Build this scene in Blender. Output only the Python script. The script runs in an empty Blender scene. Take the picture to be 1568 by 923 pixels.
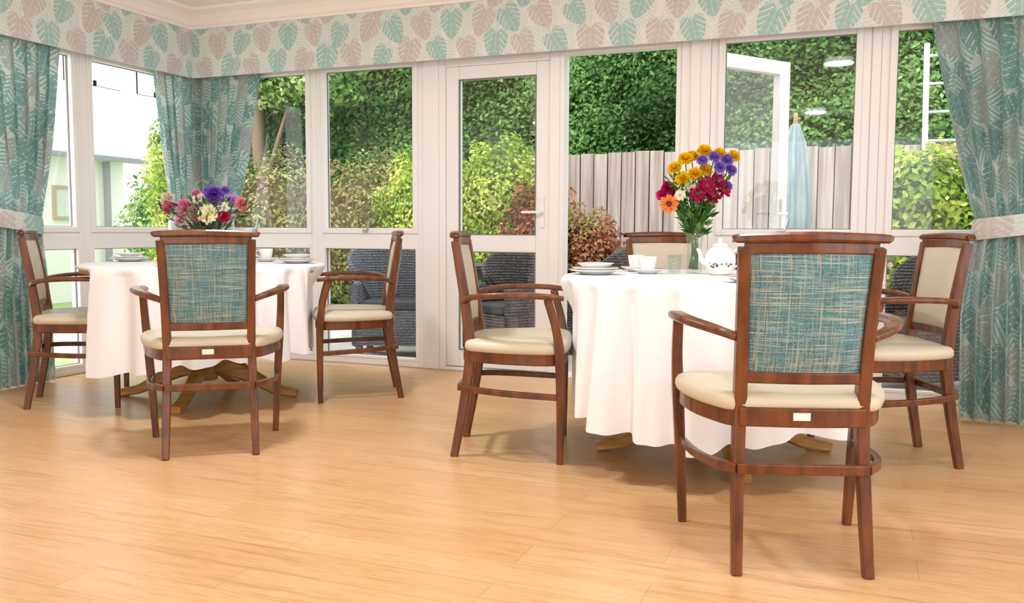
import bpy, math, random
import numpy as np
from mathutils import Vector, Matrix
random.seed(7); np.random.seed(7)
scene = bpy.context.scene
COL = scene.collection
pi = math.pi

# ------------------------------------------------------------------ helpers
def lin(c):
    return tuple(((x/255.0)/12.92 if x/255.0 <= 0.04045 else ((x/255.0+0.055)/1.055)**2.4) for x in c)
def rgba(c): return (*lin(c), 1.0)

def mat(name, color, rough=0.5, metal=0.0, spec=0.5, coat=0.0, bump=None, var=None, trans=0.0, sheen=0.0):
    m = bpy.data.materials.new(name); m.use_nodes = True
    nt = m.node_tree; b = nt.nodes['Principled BSDF']
    b.inputs['Base Color'].default_value = rgba(color)
    b.inputs['Roughness'].default_value = rough
    b.inputs['Metallic'].default_value = metal
    b.inputs['Specular IOR Level'].default_value = spec
    b.inputs['Coat Weight'].default_value = coat
    b.inputs['Transmission Weight'].default_value = trans
    b.inputs['Sheen Weight'].default_value = sheen
    tc = nt.nodes.new('ShaderNodeTexCoord')
    n = nt.nodes.new('ShaderNodeTexNoise')
    mp = nt.nodes.new('ShaderNodeMapping')
    nt.links.new(tc.outputs['Object'], mp.inputs['Vector'])
    nt.links.new(mp.outputs['Vector'], n.inputs['Vector'])
    if var:
        c2, sc = var
        mp.inputs['Scale'].default_value = sc
        n.inputs['Scale'].default_value = 1.0; n.inputs['Detail'].default_value = 4
        r = nt.nodes.new('ShaderNodeValToRGB')
        r.color_ramp.elements[0].position = 0.35; r.color_ramp.elements[1].position = 0.65
        r.color_ramp.elements[0].color = rgba(color); r.color_ramp.elements[1].color = rgba(c2)
        nt.links.new(n.outputs['Fac'], r.inputs['Fac'])
        nt.links.new(r.outputs['Color'], b.inputs['Base Color'])
    else:
        n.inputs['Scale'].default_value = 30
    if bump:
        n2 = nt.nodes.new('ShaderNodeTexNoise'); n2.inputs['Scale'].default_value = bump[0]
        nt.links.new(tc.outputs['Object'], n2.inputs['Vector'])
        bp = nt.nodes.new('ShaderNodeBump'); bp.inputs['Strength'].default_value = bump[1]; bp.inputs['Distance'].default_value = 0.01
        nt.links.new(n2.outputs['Fac'], bp.inputs['Height']); nt.links.new(bp.outputs['Normal'], b.inputs['Normal'])
    return m

def attr_mat(name, rough=0.8, transl=0.0, sheen=0.0, spec=0.3, bump=0.0):
    m = bpy.data.materials.new(name); m.use_nodes = True
    nt = m.node_tree; b = nt.nodes['Principled BSDF']; out = nt.nodes['Material Output']
    a = nt.nodes.new('ShaderNodeAttribute'); a.attribute_name = 'Col'
    nt.links.new(a.outputs['Color'], b.inputs['Base Color'])
    b.inputs['Roughness'].default_value = rough; b.inputs['Specular IOR Level'].default_value = spec
    b.inputs['Sheen Weight'].default_value = sheen
    if bump:
        tc = nt.nodes.new('ShaderNodeTexCoord'); n2 = nt.nodes.new('ShaderNodeTexNoise'); n2.inputs['Scale'].default_value = 400
        nt.links.new(tc.outputs['Object'], n2.inputs['Vector'])
        bp = nt.nodes.new('ShaderNodeBump'); bp.inputs['Strength'].default_value = bump; bp.inputs['Distance'].default_value = 0.003
        nt.links.new(n2.outputs['Fac'], bp.inputs['Height']); nt.links.new(bp.outputs['Normal'], b.inputs['Normal'])
    if transl:
        t = nt.nodes.new('ShaderNodeBsdfTranslucent'); mx = nt.nodes.new('ShaderNodeMixShader')
        nt.links.new(a.outputs['Color'], t.inputs['Color']); mx.inputs[0].default_value = transl
        nt.links.new(b.outputs[0], mx.inputs[1]); nt.links.new(t.outputs[0], mx.inputs[2]); nt.links.new(mx.outputs[0], out.inputs[0])
    return m

def empty(name, loc=(0,0,0), rotz=0.0):
    e = bpy.data.objects.new(name, None); COL.objects.link(e)
    e.empty_display_size = 0.1
    e.location = loc; e.rotation_euler = (0,0,rotz); return e

def add_obj(name, me, parent=None, loc=None, rot=None):
    o = bpy.data.objects.new(name, me); COL.objects.link(o)
    if parent: o.parent = parent
    if loc: o.location = loc
    if rot: o.rotation_euler = rot
    return o

def make_mesh(name, verts, faces, m=None, smooth=False, cols=None):
    me = bpy.data.meshes.new(name)
    if isinstance(verts, np.ndarray): verts = verts.tolist()
    if isinstance(faces, np.ndarray): faces = faces.tolist()
    me.from_pydata(verts, [], faces)
    if cols is not None:
        a = me.color_attributes.new('Col', 'FLOAT_COLOR', 'POINT')
        c = np.ones((len(verts),4), dtype=np.float32); c[:,:3] = cols
        a.data.foreach_set('color', c.ravel())
    if smooth: me.polygons.foreach_set('use_smooth', [True]*len(me.polygons))
    if m: me.materials.append(m)
    me.update(); return me

class MB:
    """mesh builder collecting pieces"""
    def __init__(s): s.v=[]; s.f=[]
    def add(s, v, f):
        o=len(s.v); s.v += [tuple(x) for x in v]; s.f += [tuple(i+o for i in q) for q in f]; return s
    def box(s, x0,x1,y0,y1,z0,z1):
        v=[(x0,y0,z0),(x1,y0,z0),(x1,y1,z0),(x0,y1,z0),(x0,y0,z1),(x1,y0,z1),(x1,y1,z1),(x0,y1,z1)]
        return s.add(v,[(0,3,2,1),(4,5,6,7),(0,1,5,4),(1,2,6,5),(2,3,7,6),(3,0,4,7)])
    def obj(s, name, m, parent=None, smooth=False, bevel=0, loc=None, rot=None):
        me = make_mesh(name, s.v, s.f, m, smooth)
        o = add_obj(name, me, parent, loc, rot)
        if bevel:
            b = o.modifiers.new('bev','BEVEL'); b.width=bevel; b.segments=2; b.limit_method='ANGLE'
        return o

def crom(pts, n=6, closed=False):
    P=[Vector(p) for p in pts]; out=[]; N=len(P)
    rng = range(N) if closed else range(N-1)
    for i in rng:
        p0=P[(i-1)%N] if (closed or i>0) else P[0]*2-P[1]
        p1=P[i]; p2=P[(i+1)%N]
        p3=P[(i+2)%N] if (closed or i+2<N) else P[-1]*2-P[-2]
        for k in range(n):
            t=k/n
            out.append(0.5*((2*p1)+(-p0+p2)*t+(2*p0-5*p1+4*p2-p3)*t*t+(-p0+3*p1-3*p2+p3)*t**3))
    if not closed: out.append(P[-1].copy())
    return out

def beam(pts, w, h, up=(0,0,1), n=5, ch=0.25, rnd=False, closed=False):
    """sweep chamfered rectangular (or round) section; w along side vec, h along up"""
    N0=len(pts)
    path=crom(pts,n,closed)
    W = w if isinstance(w,(list,tuple)) else [w]*N0
    Hh = h if isinstance(h,(list,tuple)) else [h]*N0
    up=Vector(up); V=[]; F=[]; M=len(path)
    for i,p in enumerate(path):
        if closed: t=path[(i+1)%M]-path[i-1]
        else: t=path[min(i+1,M-1)]-path[max(i-1,0)]
        t.normalize(); s=t.cross(up)
        if s.length<1e-4: s=Vector((1,0,0))
        s.normalize(); u=s.cross(t).normalized()
        x=i/n; a=min(int(x),N0-1); b=min(a+1,N0-1); fr=x-int(x)
        ww=(W[a]*(1-fr)+W[b]*fr)/2; hh=(Hh[a]*(1-fr)+Hh[b]*fr)/2
        if rnd: sec=[(math.cos(k*pi/4)*ww, math.sin(k*pi/4)*hh) for k in range(8)]
        else:
            c=ch*min(ww,hh)
            sec=[(ww,-hh+c),(ww,hh-c),(ww-c,hh),(-ww+c,hh),(-ww,hh-c),(-ww,-hh+c),(-ww+c,-hh),(ww-c,-hh)]
        for (a1,b1) in sec: V.append(p+s*a1+u*b1)
    K=8
    for i in range(M if closed else M-1):
        j=(i+1)%M
        for k in range(K):
            F.append((i*K+k, i*K+(k+1)%K, j*K+(k+1)%K, j*K+k))
    if not closed:
        F.append(tuple(range(K))[::-1]); F.append(tuple((M-1)*K+k for k in range(K)))
    return V,F

def lathe(prof, n=40, cx=0, cy=0, cz=0):
    V=[];F=[]
    for (r,z) in prof:
        for k in range(n):
            a=2*pi*k/n; V.append((cx+r*math.cos(a), cy+r*math.sin(a), cz+z))
    for i in range(len(prof)-1):
        for k in range(n):
            F.append((i*n+k, i*n+(k+1)%n, (i+1)*n+(k+1)%n, (i+1)*n+k))
    return V,F

def fix_normals(me):
    import bmesh
    bm=bmesh.new(); bm.from_mesh(me); bmesh.ops.recalc_face_normals(bm, faces=bm.faces); bm.to_mesh(me); bm.free()

# ------------------------------------------------------------------ camera
HC=0.97
C=Vector((4.91,-5.53,0)); Fv=Vector((-0.370,0.929,0)); Rv=Vector((0.929,0.370,0))
def P(D,X,z=0.0):      # room survey coordinates: distance from tripod, sideways offset
    v=C+Fv*D+Rv*X; return Vector((v.x,v.y,z))
cam_d=bpy.data.cameras.new('camera'); cam=bpy.data.objects.new('camera',cam_d); COL.objects.link(cam)
cam.location=(C.x,C.y,HC)
cam_d.sensor_width=36; cam_d.lens=30.8; cam_d.clip_start=0.05; cam_d.clip_end=200
Rm = Matrix.Rotation(math.radians(21.7),4,'Z') @ Matrix.Rotation(math.radians(90-4.55),4,'X') @ Matrix.Rotation(math.radians(0.25),4,'Z')
cam.rotation_euler=Rm.to_euler()
scene.camera=cam

# ------------------------------------------------------------------ materials
M_white=mat('white_upvc',(240,239,239),0.3,spec=0.4)
M_wall=mat('wall_paint',(240,236,228),0.7,bump=(150,0.05))
M_ceil=mat('ceiling_paint',(252,243,235),0.8,bump=(120,0.05))
M_corn=mat('cornice_paint',(252,243,237),0.6)
M_wood=mat('chair_wood',(118,62,24),0.3,coat=0.2,var=((80,38,12),(30,30,6)))
M_cream=mat('cream_vinyl',(204,194,172),0.42,bump=(300,0.08))
M_oak=mat('oak_wood',(190,144,82),0.35,coat=0.2,var=((162,114,58),(8,8,60)))
M_cloth=mat('table_linen',(238,237,240),0.85,bump=(500,0.1),sheen=0.1)
M_china=mat('white_china',(240,238,236),0.15,coat=0.5)
M_label=mat('paper_label',(235,235,230),0.6)
M_metal=mat('brushed_metal',(190,190,188),0.3,metal=1.0)
M_leaf=attr_mat('foliage',0.7,0.4,spec=0.15)
M_petal=attr_mat('petals',0.6,0.45)
M_fabric=attr_mat('leaf_print_fabric',0.85,0.25,sheen=0.1,bump=0.15)
M_fabricp=attr_mat('leaf_print_pelmet',0.85,0.0,sheen=0.1,bump=0.1)

def glass_mat(name, base=0.05, tint=(1,1,1)):
    m=bpy.data.materials.new(name); m.use_nodes=True; nt=m.node_tree
    nt.nodes.remove(nt.nodes['Principled BSDF']); out=nt.nodes['Material Output']
    t=nt.nodes.new('ShaderNodeBsdfTransparent'); t.inputs[0].default_value=(*tint,1)
    g=nt.nodes.new('ShaderNodeBsdfGlossy'); g.inputs['Roughness'].default_value=0.02
    f=nt.nodes.new('ShaderNodeLayerWeight'); f.inputs['Blend'].default_value=0.25
    pw=nt.nodes.new('ShaderNodeMath'); pw.operation='POWER'; pw.inputs[1].default_value=3.0
    ma=nt.nodes.new('ShaderNodeMath'); ma.operation='MULTIPLY_ADD'; ma.inputs[1].default_value=0.6; ma.inputs[2].default_value=base
    mx=nt.nodes.new('ShaderNodeMixShader')
    nt.links.new(f.outputs['Facing'],pw.inputs[0]); nt.links.new(pw.outputs[0],ma.inputs[0])
    nt.links.new(ma.outputs[0],mx.inputs[0]); nt.links.new(t.outputs[0],mx.inputs[1]); nt.links.new(g.outputs[0],mx.inputs[2])
    nt.links.new(mx.outputs[0],out.inputs[0]); return m
M_glass=glass_mat('window_glass',0.06)
M_vglass=glass_mat('vase_glass',0.08,tint=(0.94,0.97,0.96))

# tweed
def tweed():
    m=bpy.data.materials.new('teal_tweed'); m.use_nodes=True; nt=m.node_tree; b=nt.nodes['Principled BSDF']
    b.inputs['Roughness'].default_value=0.9; b.inputs['Sheen Weight'].default_value=0.1
    tc=nt.nodes.new('ShaderNodeTexCoord')
    def nz(sc,p0,p1,am=1.0):
        mp=nt.nodes.new('ShaderNodeMapping'); mp.inputs['Scale'].default_value=sc
        n=nt.nodes.new('ShaderNodeTexNoise'); n.inputs['Scale'].default_value=1; n.inputs['Detail'].default_value=2
        r=nt.nodes.new('ShaderNodeMapRange'); r.inputs[1].default_value=p0; r.inputs[2].default_value=p1; r.inputs[4].default_value=am
        nt.links.new(tc.outputs['Object'],mp.inputs[0]); nt.links.new(mp.outputs[0],n.inputs[0]); nt.links.new(n.outputs['Fac'],r.inputs[0]); return r.outputs[0]
    def mix(f,a,c):
        x=nt.nodes.new('ShaderNodeMix'); x.data_type='RGBA'
        nt.links.new(f,x.inputs[0])
        if isinstance(a,tuple): x.inputs[6].default_value=rgba(a)
        else: nt.links.new(a,x.inputs[6])
        x.inputs[7].default_value=rgba(c); return x.outputs[2]
    c=mix(nz((260,3,260),0.4,0.62),(96,142,150),(56,96,106))
    c=mix(nz((14,3,420),0.52,0.60,.8),c,(138,168,170))
    c=mix(nz((420,3,14),0.52,0.60,.8),c,(76,118,128))
    c=mix(nz((6,3,300),0.57,0.62,.75),c,(184,182,166))
    c=mix(nz((300,3,6),0.58,0.63,.7),c,(170,168,150))
    c=mix(nz((300,3,9),0.61,0.66,.75),c,(88,78,68))
    nt.links.new(c,b.inputs['Base Color']); return m
M_tweed=tweed()

def floor_mat():
    m=bpy.data.materials.new('oak_vinyl_planks'); m.use_nodes=True; nt=m.node_tree; b=nt.nodes['Principled BSDF']
    tc=nt.nodes.new('ShaderNodeTexCoord')
    br=nt.nodes.new('ShaderNodeTexBrick'); nt.links.new(tc.outputs['Object'],br.inputs[0])
    br.inputs['Color1'].default_value=rgba((216,173,124)); br.inputs['Color2'].default_value=rgba((209,163,113)); br.inputs['Mortar'].default_value=rgba((182,136,90))
    br.inputs['Scale'].default_value=1; br.inputs['Brick Width'].default_value=1.1; br.inputs['Row Height'].default_value=0.16; br.inputs['Mortar Size'].default_value=0.0014
    br.offset=0.37
    def noise(sc,det,dist=0.6):
        mp2=nt.nodes.new('ShaderNodeMapping'); mp2.inputs['Scale'].default_value=sc
        n=nt.nodes.new('ShaderNodeTexNoise'); n.inputs['Scale'].default_value=1; n.inputs['Detail'].default_value=det; n.inputs['Distortion'].default_value=dist
        nt.links.new(tc.outputs['Object'],mp2.inputs[0]); nt.links.new(mp2.outputs[0],n.inputs[0]); return n.outputs['Fac']
    col=br.outputs['Color']
    for sc,det,c,lo,hi,am in (((2.5,34,1),6,(176,126,76),0.5,0.75,0.65),((9,130,1),3,(172,124,76),0.5,0.75,0.65),((0.8,5,1),3,(224,186,140),0.45,0.75,0.45)):
        mr=nt.nodes.new('ShaderNodeMapRange'); mr.inputs[1].default_value=lo; mr.inputs[2].default_value=hi; mr.inputs[4].default_value=am
        nt.links.new(noise(sc,det),mr.inputs[0])
        x=nt.nodes.new('ShaderNodeMix'); x.data_type='RGBA'; nt.links.new(mr.outputs[0],x.inputs[0]); nt.links.new(col,x.inputs[6]); x.inputs[7].default_value=rgba(c); col=x.outputs[2]
    nt.links.new(col,b.inputs['Base Color'])
    b.inputs['Roughness'].default_value=0.30; b.inputs['Specular IOR Level'].default_value=0.6
    bp=nt.nodes.new('ShaderNodeBump'); bp.inputs['Strength'].default_value=0.2; bp.inputs['Distance'].default_value=0.002
    nt.links.new(noise((10,150,1),3),bp.inputs['Height']); nt.links.new(bp.outputs[0],b.inputs['Normal'])
    return m
M_floor=floor_mat()

# ------------------------------------------------------------------ room shell
RX1=7.6; RY0=-7.8; ZC=2.6
MB().box(0,RX1,RY0,0,-0.1,0).obj('floor',M_floor)
MB().box(-0.15,RX1+0.15,RY0-0.15,0.15,ZC,ZC+0.12).obj('ceiling',M_ceil)
w=MB(); w.box(0,6.25,0,0.12,2.2,ZC); w.box(6.25,RX1+0.15,0,0.12,-0.1,ZC); w.box(-0.12,0.10,0,0.12,-0.1,ZC); w.obj('wall_back',M_wall)
w=MB(); w.box(-0.12,0,-2.25,0,2.2,ZC); w.box(-0.12,0,RY0,-2.25,-0.1,ZC); w.obj('wall_left',M_wall)
w=MB(); w.box(RX1,RX1+0.15,RY0,-6.6,-0.1,ZC); w.box(RX1,RX1+0.15,-1.5,0,-0.1,ZC); w.box(RX1,RX1+0.15,-6.6,-1.5,-0.1,0.5); w.box(RX1,RX1+0.15,-6.6,-1.5,2.4,ZC); w.obj('wall_right',M_wall)  # unseen wall, its wide opening invented to let sky light in
w=MB(); w.box(-0.12,2.2,RY0-0.15,RY0,-0.1,ZC); w.box(5.8,RX1+0.15,RY0-0.15,RY0,-0.1,ZC); w.box(2.2,5.8,RY0-0.15,RY0,-0.1,0.6); w.box(2.2,5.8,RY0-0.15,RY0,2.3,ZC); w.obj('wall_front',M_wall)  # unseen wall behind the camera; opening added for soft sky fill
MB().box(0.0,0.018,RY0,-2.25,0,0.1).obj('baseboard_left',M_white,bevel=0.004)
MB().box(6.25,RX1,-0.018,0,0,0.1).obj('baseboard_back',M_white,bevel=0.004)

# cornice
prof=[(0.10,2.475),(0.165,2.475),(0.17,2.49),(0.185,2.50),(0.20,2.53),(0.23,2.56),(0.27,2.575),(0.285,2.58),(0.29,2.6),(0.10,2.6)]
V=[];F=[]
def cpt(kind,d,z):
    return {0:(RX1,-d,z),1:(d,-d,z),2:(d,RY0,z)}[kind]
for k in range(3):
    for (d,z) in prof: V.append(cpt(k,d,z))
n=len(prof)
for k in range(2):
    for i in range(n): F.append((k*n+i,k*n+(i+1)%n,(k+1)*n+(i+1)%n,(k+1)*n+i))
me=make_mesh('trim_1',V,F,M_corn); fix_normals(me); add_obj('trim_1',me)

# ------------------------------------------------------------------ leaf print
TEAL=np.array(lin((160,196,192))); TAUPE=np.array(lin((200,192,189))); PALE=np.array(lin((206,220,218)))
TEAL2=np.array(lin((132,172,170)))
BG=np.array(lin((226,228,224)))
def leafpat(s,t,bg=BG,dark=1.0,seed=0,pal=None,pale=None,scale=1.0):
    pal = pal or [TEAL,TAUPE]; pale = PALE if pale is None else pale
    col=np.tile(bg,(s.size,1)); rs=np.random.RandomState(seed)
    smin,smax,tmin,tmax=s.min(),s.max(),t.min(),t.max()
    def layer(a,b,L,kind,off,cols):
        j=0; tt=tmin-0.3
        while tt<tmax+0.3:
            i=0; ss=smin-0.3+(a/2 if j%2 else 0)+off
            while ss<smax+0.3:
                ang=pi/2*-1+rs.uniform(-0.6,0.6); c=cols[(i+j//2)%len(cols)]*dark
                Lx=L*rs.uniform(0.9,1.15); cx=ss+rs.uniform(-.015,.015); cy=tt+rs.uniform(-.015,.015)
                idx=np.where((np.abs(s-cx)<Lx)&(np.abs(t-cy)<Lx))[0]
                if idx.size:
                    dx=s[idx]-cx; dy=t[idx]-cy
                    x=(dx*math.cos(ang)+dy*math.sin(ang))/Lx+0.5; y=(-dx*math.sin(ang)+dy*math.cos(ang))/Lx
                    ay=np.abs(y)
                    if kind=='monstera':
                        xx=np.clip((x+.10)/1.10,0.0001,0.9999)
                        wd=0.84*xx**0.34*(1-xx)**0.72
                        q=(x*5.2-ay*4.6+.35)%1.0
                        ins=(x>-.1)&(x<1)&(ay<wd)&~((q<0.27)&(ay>0.09+.1*xx))&~((x<.10)&(ay<(.10-x)*.9))
                        ins|=(x<0.12)&(x>-0.3)&(ay<0.014)
                        vein=ins&((ay<0.018)|((np.abs(q-0.63)<0.07)&(ay<wd*0.8)))
                    else:
                        q=(x*9-ay*7)%1.0; wd=0.42*np.sin(pi*np.clip(x,0.0001,.9999))**0.7
                        ins=(x>0)&(x<1)&(ay<wd)&(q>0.5); ins|=(x>0)&(x<1)&(ay<0.012); vein=np.zeros_like(ins)
                    col[idx[ins]]=c
                    col[idx[vein]]=c*0.6+bg*0.4
                ss+=a; i+=1
            tt+=b; j+=1
    layer(0.21*scale,0.17*scale,0.22*scale,'fern',0.1,[pale,pale])
    layer(0.215*scale,0.175*scale,0.185*scale,'monstera',0.0,pal)
    return col

def grid_faces(nu,nv,off=0):
    i=np.arange(nu-1)[:,None]; j=np.arange(nv-1)[None,:]
    a=(i*nv+j).ravel(); return np.stack([a,a+nv,a+nv+1,a+1],1)+off
def pelmet():
    d=0.15; z0,z1=2.12,2.477
    m=mat('pelmet_lining',(216,216,210),0.8)
    for nm,L,fn in (('front_board',6.9,lambda s:(d+s,-d+0*s)),('side_board',2.9,lambda s:(d+0*s,-d-s))):
        e=empty('pelmet')
        nu=int(L/0.0036); nv=100
        s=np.linspace(0,L,nu); z=np.linspace(z0,z1,nv)
        S,Z=np.meshgrid(s,z,indexing='ij'); X,Y=fn(S.ravel())
        V=np.stack([X,Y,Z.ravel()],1)
        sv=S.ravel() if nm=='front_board' else -S.ravel()
        cols=leafpat(sv,Z.ravel(),seed=3)
        F=grid_faces(nu,nv)
        if nm=='side_board': F=F[:,::-1]
        add_obj(nm,make_mesh(nm,V,F,M_fabricp,False,cols),e)
        b=MB()
        if nm=='front_board': b.box(0.15,7.05,-0.148,-0.135,2.119,2.474); b.box(0.15,7.05,-0.135,-0.004,2.46,2.473)
        else: b.box(0.135,0.148,-3.05,-0.15,2.119,2.474); b.box(0.004,0.135,-3.05,-0.15,2.46,2.473)
        b.obj('backing',m,e)
pelmet()

# ------------------------------------------------------------------ windows
def frame_boxes(mb, a0,a1,z0,z1,fw,y0,y1,axis):
    def bx(p0,p1,q0,q1):
        if axis=='x': mb.box(p0,p1,y0,y1,q0,q1)
        else: mb.box(-y1,-y0,p0,p1,q0,q1)
    bx(a0,a0+fw,z0,z1); bx(a1-fw,a1,z0,z1); bx(a0+fw,a1-fw,z0,z0+fw); bx(a0+fw,a1-fw,z1-fw,z1)
def glass_pane(name,a0,a1,z0,z1,y,axis,parent):
    if axis=='x': v=[(a0,y,z0),(a1,y,z0),(a1,y,z1),(a0,y,z1)]
    else: v=[(-y,a0,z0),(-y,a1,z0),(-y,a1,z1),(-y,a0,z1)]
    add_obj(name,make_mesh(name,v,[(0,1,2,3)],M_glass),parent)
M_gask=mat('window_gasket',(120,120,122),0.6)
def window(name,a0,a1,axis='x',z0=0.0,z1=2.2,tr=(0.86,0.955),sash=True):
    e=empty(name); mb=MB()
    frame_boxes(mb,a0,a1,z0,z1,0.05,-0.02,0.07,axis)
    if axis=='x': mb.box(a0+.05,a1-.05,-0.02,0.07,tr[0],tr[1])
    else: mb.box(-0.07,0.02,a0+.05,a1-.05,tr[0],tr[1])
    if sash:
        frame_boxes(mb,a0+.047,a1-.047,tr[1]-.002,z1-.047,0.038,-0.034,0.03,axis)
    frame_boxes(mb,a0+.045,a1-.045,z0+.045,tr[0]+.004,0.022,-0.026,0.03,axis)
    mb.obj('frame',M_white,e,bevel=0.005)
    gk=MB(); frame_boxes(gk,a0+.083,a1-.083,tr[1]+.034,z1-.083,0.006,0.0,0.012,axis); frame_boxes(gk,a0+.065,a1-.065,z0+.065,tr[0]-.016,0.006,0.0,0.012,axis); gk.obj('gasket',M_gask,e)
    gs=0.078
    glass_pane('glass_upper',a0+gs,a1-gs,tr[1]+.03,z1-gs,0.01,axis,e)
    glass_pane('glass_lower',a0+.06,a1-.06,z0+.06,tr[0]-.015,0.01,axis,e)
    c=(a0+a1)/2
    h=MB()
    if axis=='x':
        h.add(*beam([(c-.03,-.045,tr[1]+.02),(c,-.05,tr[1]+.03),(c+.02,-.045,tr[1]+.10)],0.012,0.012,(0,1,0)))
        h.box(c-.04,c+.0,-.05,-.03,tr[1]+.005,tr[1]+.03)
        h.obj('handle',M_metal,e)
    return e
window('window_1',0.10,1.165)
window('window_2',1.165,2.05)
window('window_3',4.02,4.93)
window('window_4',4.98,6.25)
window('window_5',-1.065,-0.0,'y')
window('window_6',-2.25,-1.065,'y')
mb=MB(); mb.box(2.05,2.17,-0.035,0.1,0,2.2); mb.obj('trim_2',M_white,bevel=0.006)
mb=MB(); mb.box(3.84,4.02,-0.035,0.1,0,2.2); mb.box(3.90,3.96,-0.05,-0.03,0,2.2); mb.obj('trim_3',M_white,bevel=0.006)
mb=MB(); mb.box(4.93,4.98,-0.03,0.1,0,2.2); mb.obj('trim_4',M_white,bevel=0.006)
def leaf_boxes(mb,w,x0=0.0,y0=-0.02,y1=0.035,zt=2.07):
    mb.box(x0,x0+.1,y0,y1,0.03,zt); mb.box(x0+w-.1,x0+w,y0,y1,0.03,zt)
    mb.box(x0+.1,x0+w-.1,y0,y1,zt-.09,zt); mb.box(x0+.1,x0+w-.1,y0,y1,0.03,0.15); mb.box(x0+.1,x0+w-.1,y0,y1,0.83,0.95)
e=empty('door_1'); mb=MB(); mb.box(2.17,2.22,-.03,.08,0,2.2); mb.box(2.98,3.05,-.03,.08,0,2.2); mb.box(2.22,2.98,-.03,.08,2.09,2.2); mb.box(2.22,2.98,-.03,.08,0,0.025)
mb.obj('frame',M_white,e,bevel=0.005)
mb=MB(); leaf_boxes(mb,0.76,2.22,-0.015,0.045,2.09); mb.obj('leaf',M_white,e,bevel=0.006)
gk=MB(); frame_boxes(gk,2.317,2.883,.947,2.003,.007,-.018,.0,'x'); frame_boxes(gk,2.317,2.883,.147,.833,.007,-.018,.0,'x'); gk.obj('gasket',M_gask,e)
glass_pane('glass_upper',2.32,2.88,0.95,2.0,0.01,'x',e); glass_pane('glass_lower',2.32,2.88,0.15,0.83,0.01,'x',e)
mb=MB(); mb.box(2.915,2.945,-.028,-.014,1.0,1.2); mb.add(*beam([(2.93,-.02,1.1),(2.93,-.06,1.1),(2.90,-.065,1.1),(2.80,-.065,1.1)],0.016,0.016,(0,0,1))); mb.obj('handle',M_white,e)
e=empty('door_2'); mb=MB(); mb.box(3.05,3.08,-.03,.08,0,2.2); mb.box(3.81,3.84,-.03,.08,0,2.2); mb.box(3.08,3.81,-.03,.08,2.12,2.2); mb.box(3.08,3.81,-.03,.08,0,0.025)
mb.obj('frame',M_white,e,bevel=0.005)
lf=empty('leaf',(3.93,0.15,0),math.radians(54)); lf.parent=e
mb=MB(); leaf_boxes(mb,0.80,0,-0.03,0.03,2.12); mb.obj('leaf_frame',M_white,lf,bevel=0.006)
glass_pane('leaf_glass_upper',.1,.70,.95,2.03,0,'x',lf); glass_pane('leaf_glass_lower',.1,.70,.15,.83,0,'x',lf)
mb=MB(); mb.box(.735,.765,-.045,-.03,1.0,1.2); mb.add(*beam([(.75,-.03,1.1),(.75,-.075,1.1),(.72,-.08,1.1),(.63,-.08,1.1)],0.016,0.016)); mb.obj('handle',M_white,lf)

# ------------------------------------------------------------------ curtains
CBG=np.array(lin((214,220,216)))
def curtain(name,axis,top,waist,bot,y_top,y_bot,nf,zw=1.02,amp=0.035,seed=0,sgn=1):
    nu,nv=420,480
    u=np.linspace(0,1,nu); z=np.linspace(0.015,2.40,nv)
    U,Z=np.meshgrid(u,z,indexing='ij'); U=U.ravel(); Z=Z.ravel()
    f=np.clip((Z-zw)/(2.15-zw),0,1)
    g=np.clip((zw-Z)/zw,0,1)
    up=f**0.8; 
    def edge(k):
        eU=waist[k]+(top[k]-waist[k])*up
        eD=waist[k]+(bot[k]-waist[k])*np.clip(g*2.2,0,1)**0.6
        return np.where(Z>=zw,eU,eD)
    a=edge(0)+(edge(1)-edge(0))*U
    rs=np.random.RandomState(seed)
    ph=2*pi*nf*U+0.6*np.sin(2*pi*1.3*U+rs.uniform(0,6))+0.25*np.sin(Z*2+U*9)
    am=amp*(0.45+0.55*np.clip(np.abs(Z-zw)/0.5,0,1))*(1+0.25*np.sin(5*U+seed))
    am=np.minimum(am*(1-.35*np.clip((Z-1.7)/.35,0,1)), np.where(Z>1.95,.034,1))
    off=am*np.sin(ph)+0.25*am*np.sin(2*ph+1+Z)
    a=a+0.016*np.cos(ph)*np.clip(np.abs(Z-zw)/0.5,0.3,1)
    y=y_top+(y_bot-y_top)*np.clip(1-Z/2.0,0,1)
    n=y-off
    V=np.stack([a,n,Z],1) if axis=='x' else np.stack([-n,a,Z],1)
    W=abs(top[1]-top[0])*1.8
    cols=leafpat(U*W,Z+0*U,bg=CBG,dark=0.97,seed=seed+10,pal=[TEAL2,TEAL2*.93,np.array(lin((176,184,182)))],pale=TEAL2*1.2,scale=1.1)
    F=grid_faces(nu,nv)
    e=empty(name)
    o=add_obj('drape',make_mesh('drape',V,F,M_fabric,True,cols),e)
    c=(waist[0]+waist[1])/2; rx=abs(waist[1]-waist[0])/2+0.018; ry=amp+0.028; yc=y_top+(y_bot-y_top)*0.5
    nb=96; nz=26; V=[];
    for i in range(nb):
        th=2*pi*i/nb
        for j in range(nz):
            zz=zw-0.055+0.11*j/(nz-1)+0.03*math.cos(th)*sgn
            bul=0.006*math.sin(pi*j/(nz-1))
            p=(c+(rx+bul)*math.cos(th),yc+(ry+bul)*math.sin(th))
            V.append((p[0],p[1],zz) if axis=='x' else (-p[1],p[0],zz))
    V=np.array(V); F=[]
    for i in range(nb):
        for j in range(nz-1): F.append((i*nz+j,((i+1)%nb)*nz+j,((i+1)%nb)*nz+j+1,i*nz+j+1))
    sc=np.repeat(np.arange(nb)/nb*0.9,nz); 
    add_obj('tieback',make_mesh('tieback',V,F,M_fabricp,True,leafpat(sc,V[:,2],seed=5)*.85),e)
curtain('curtain','x',(5.21,6.25),(5.47,5.90),(5.39,6.05),-0.092,-0.54,10,amp=.045,seed=1)
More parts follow.
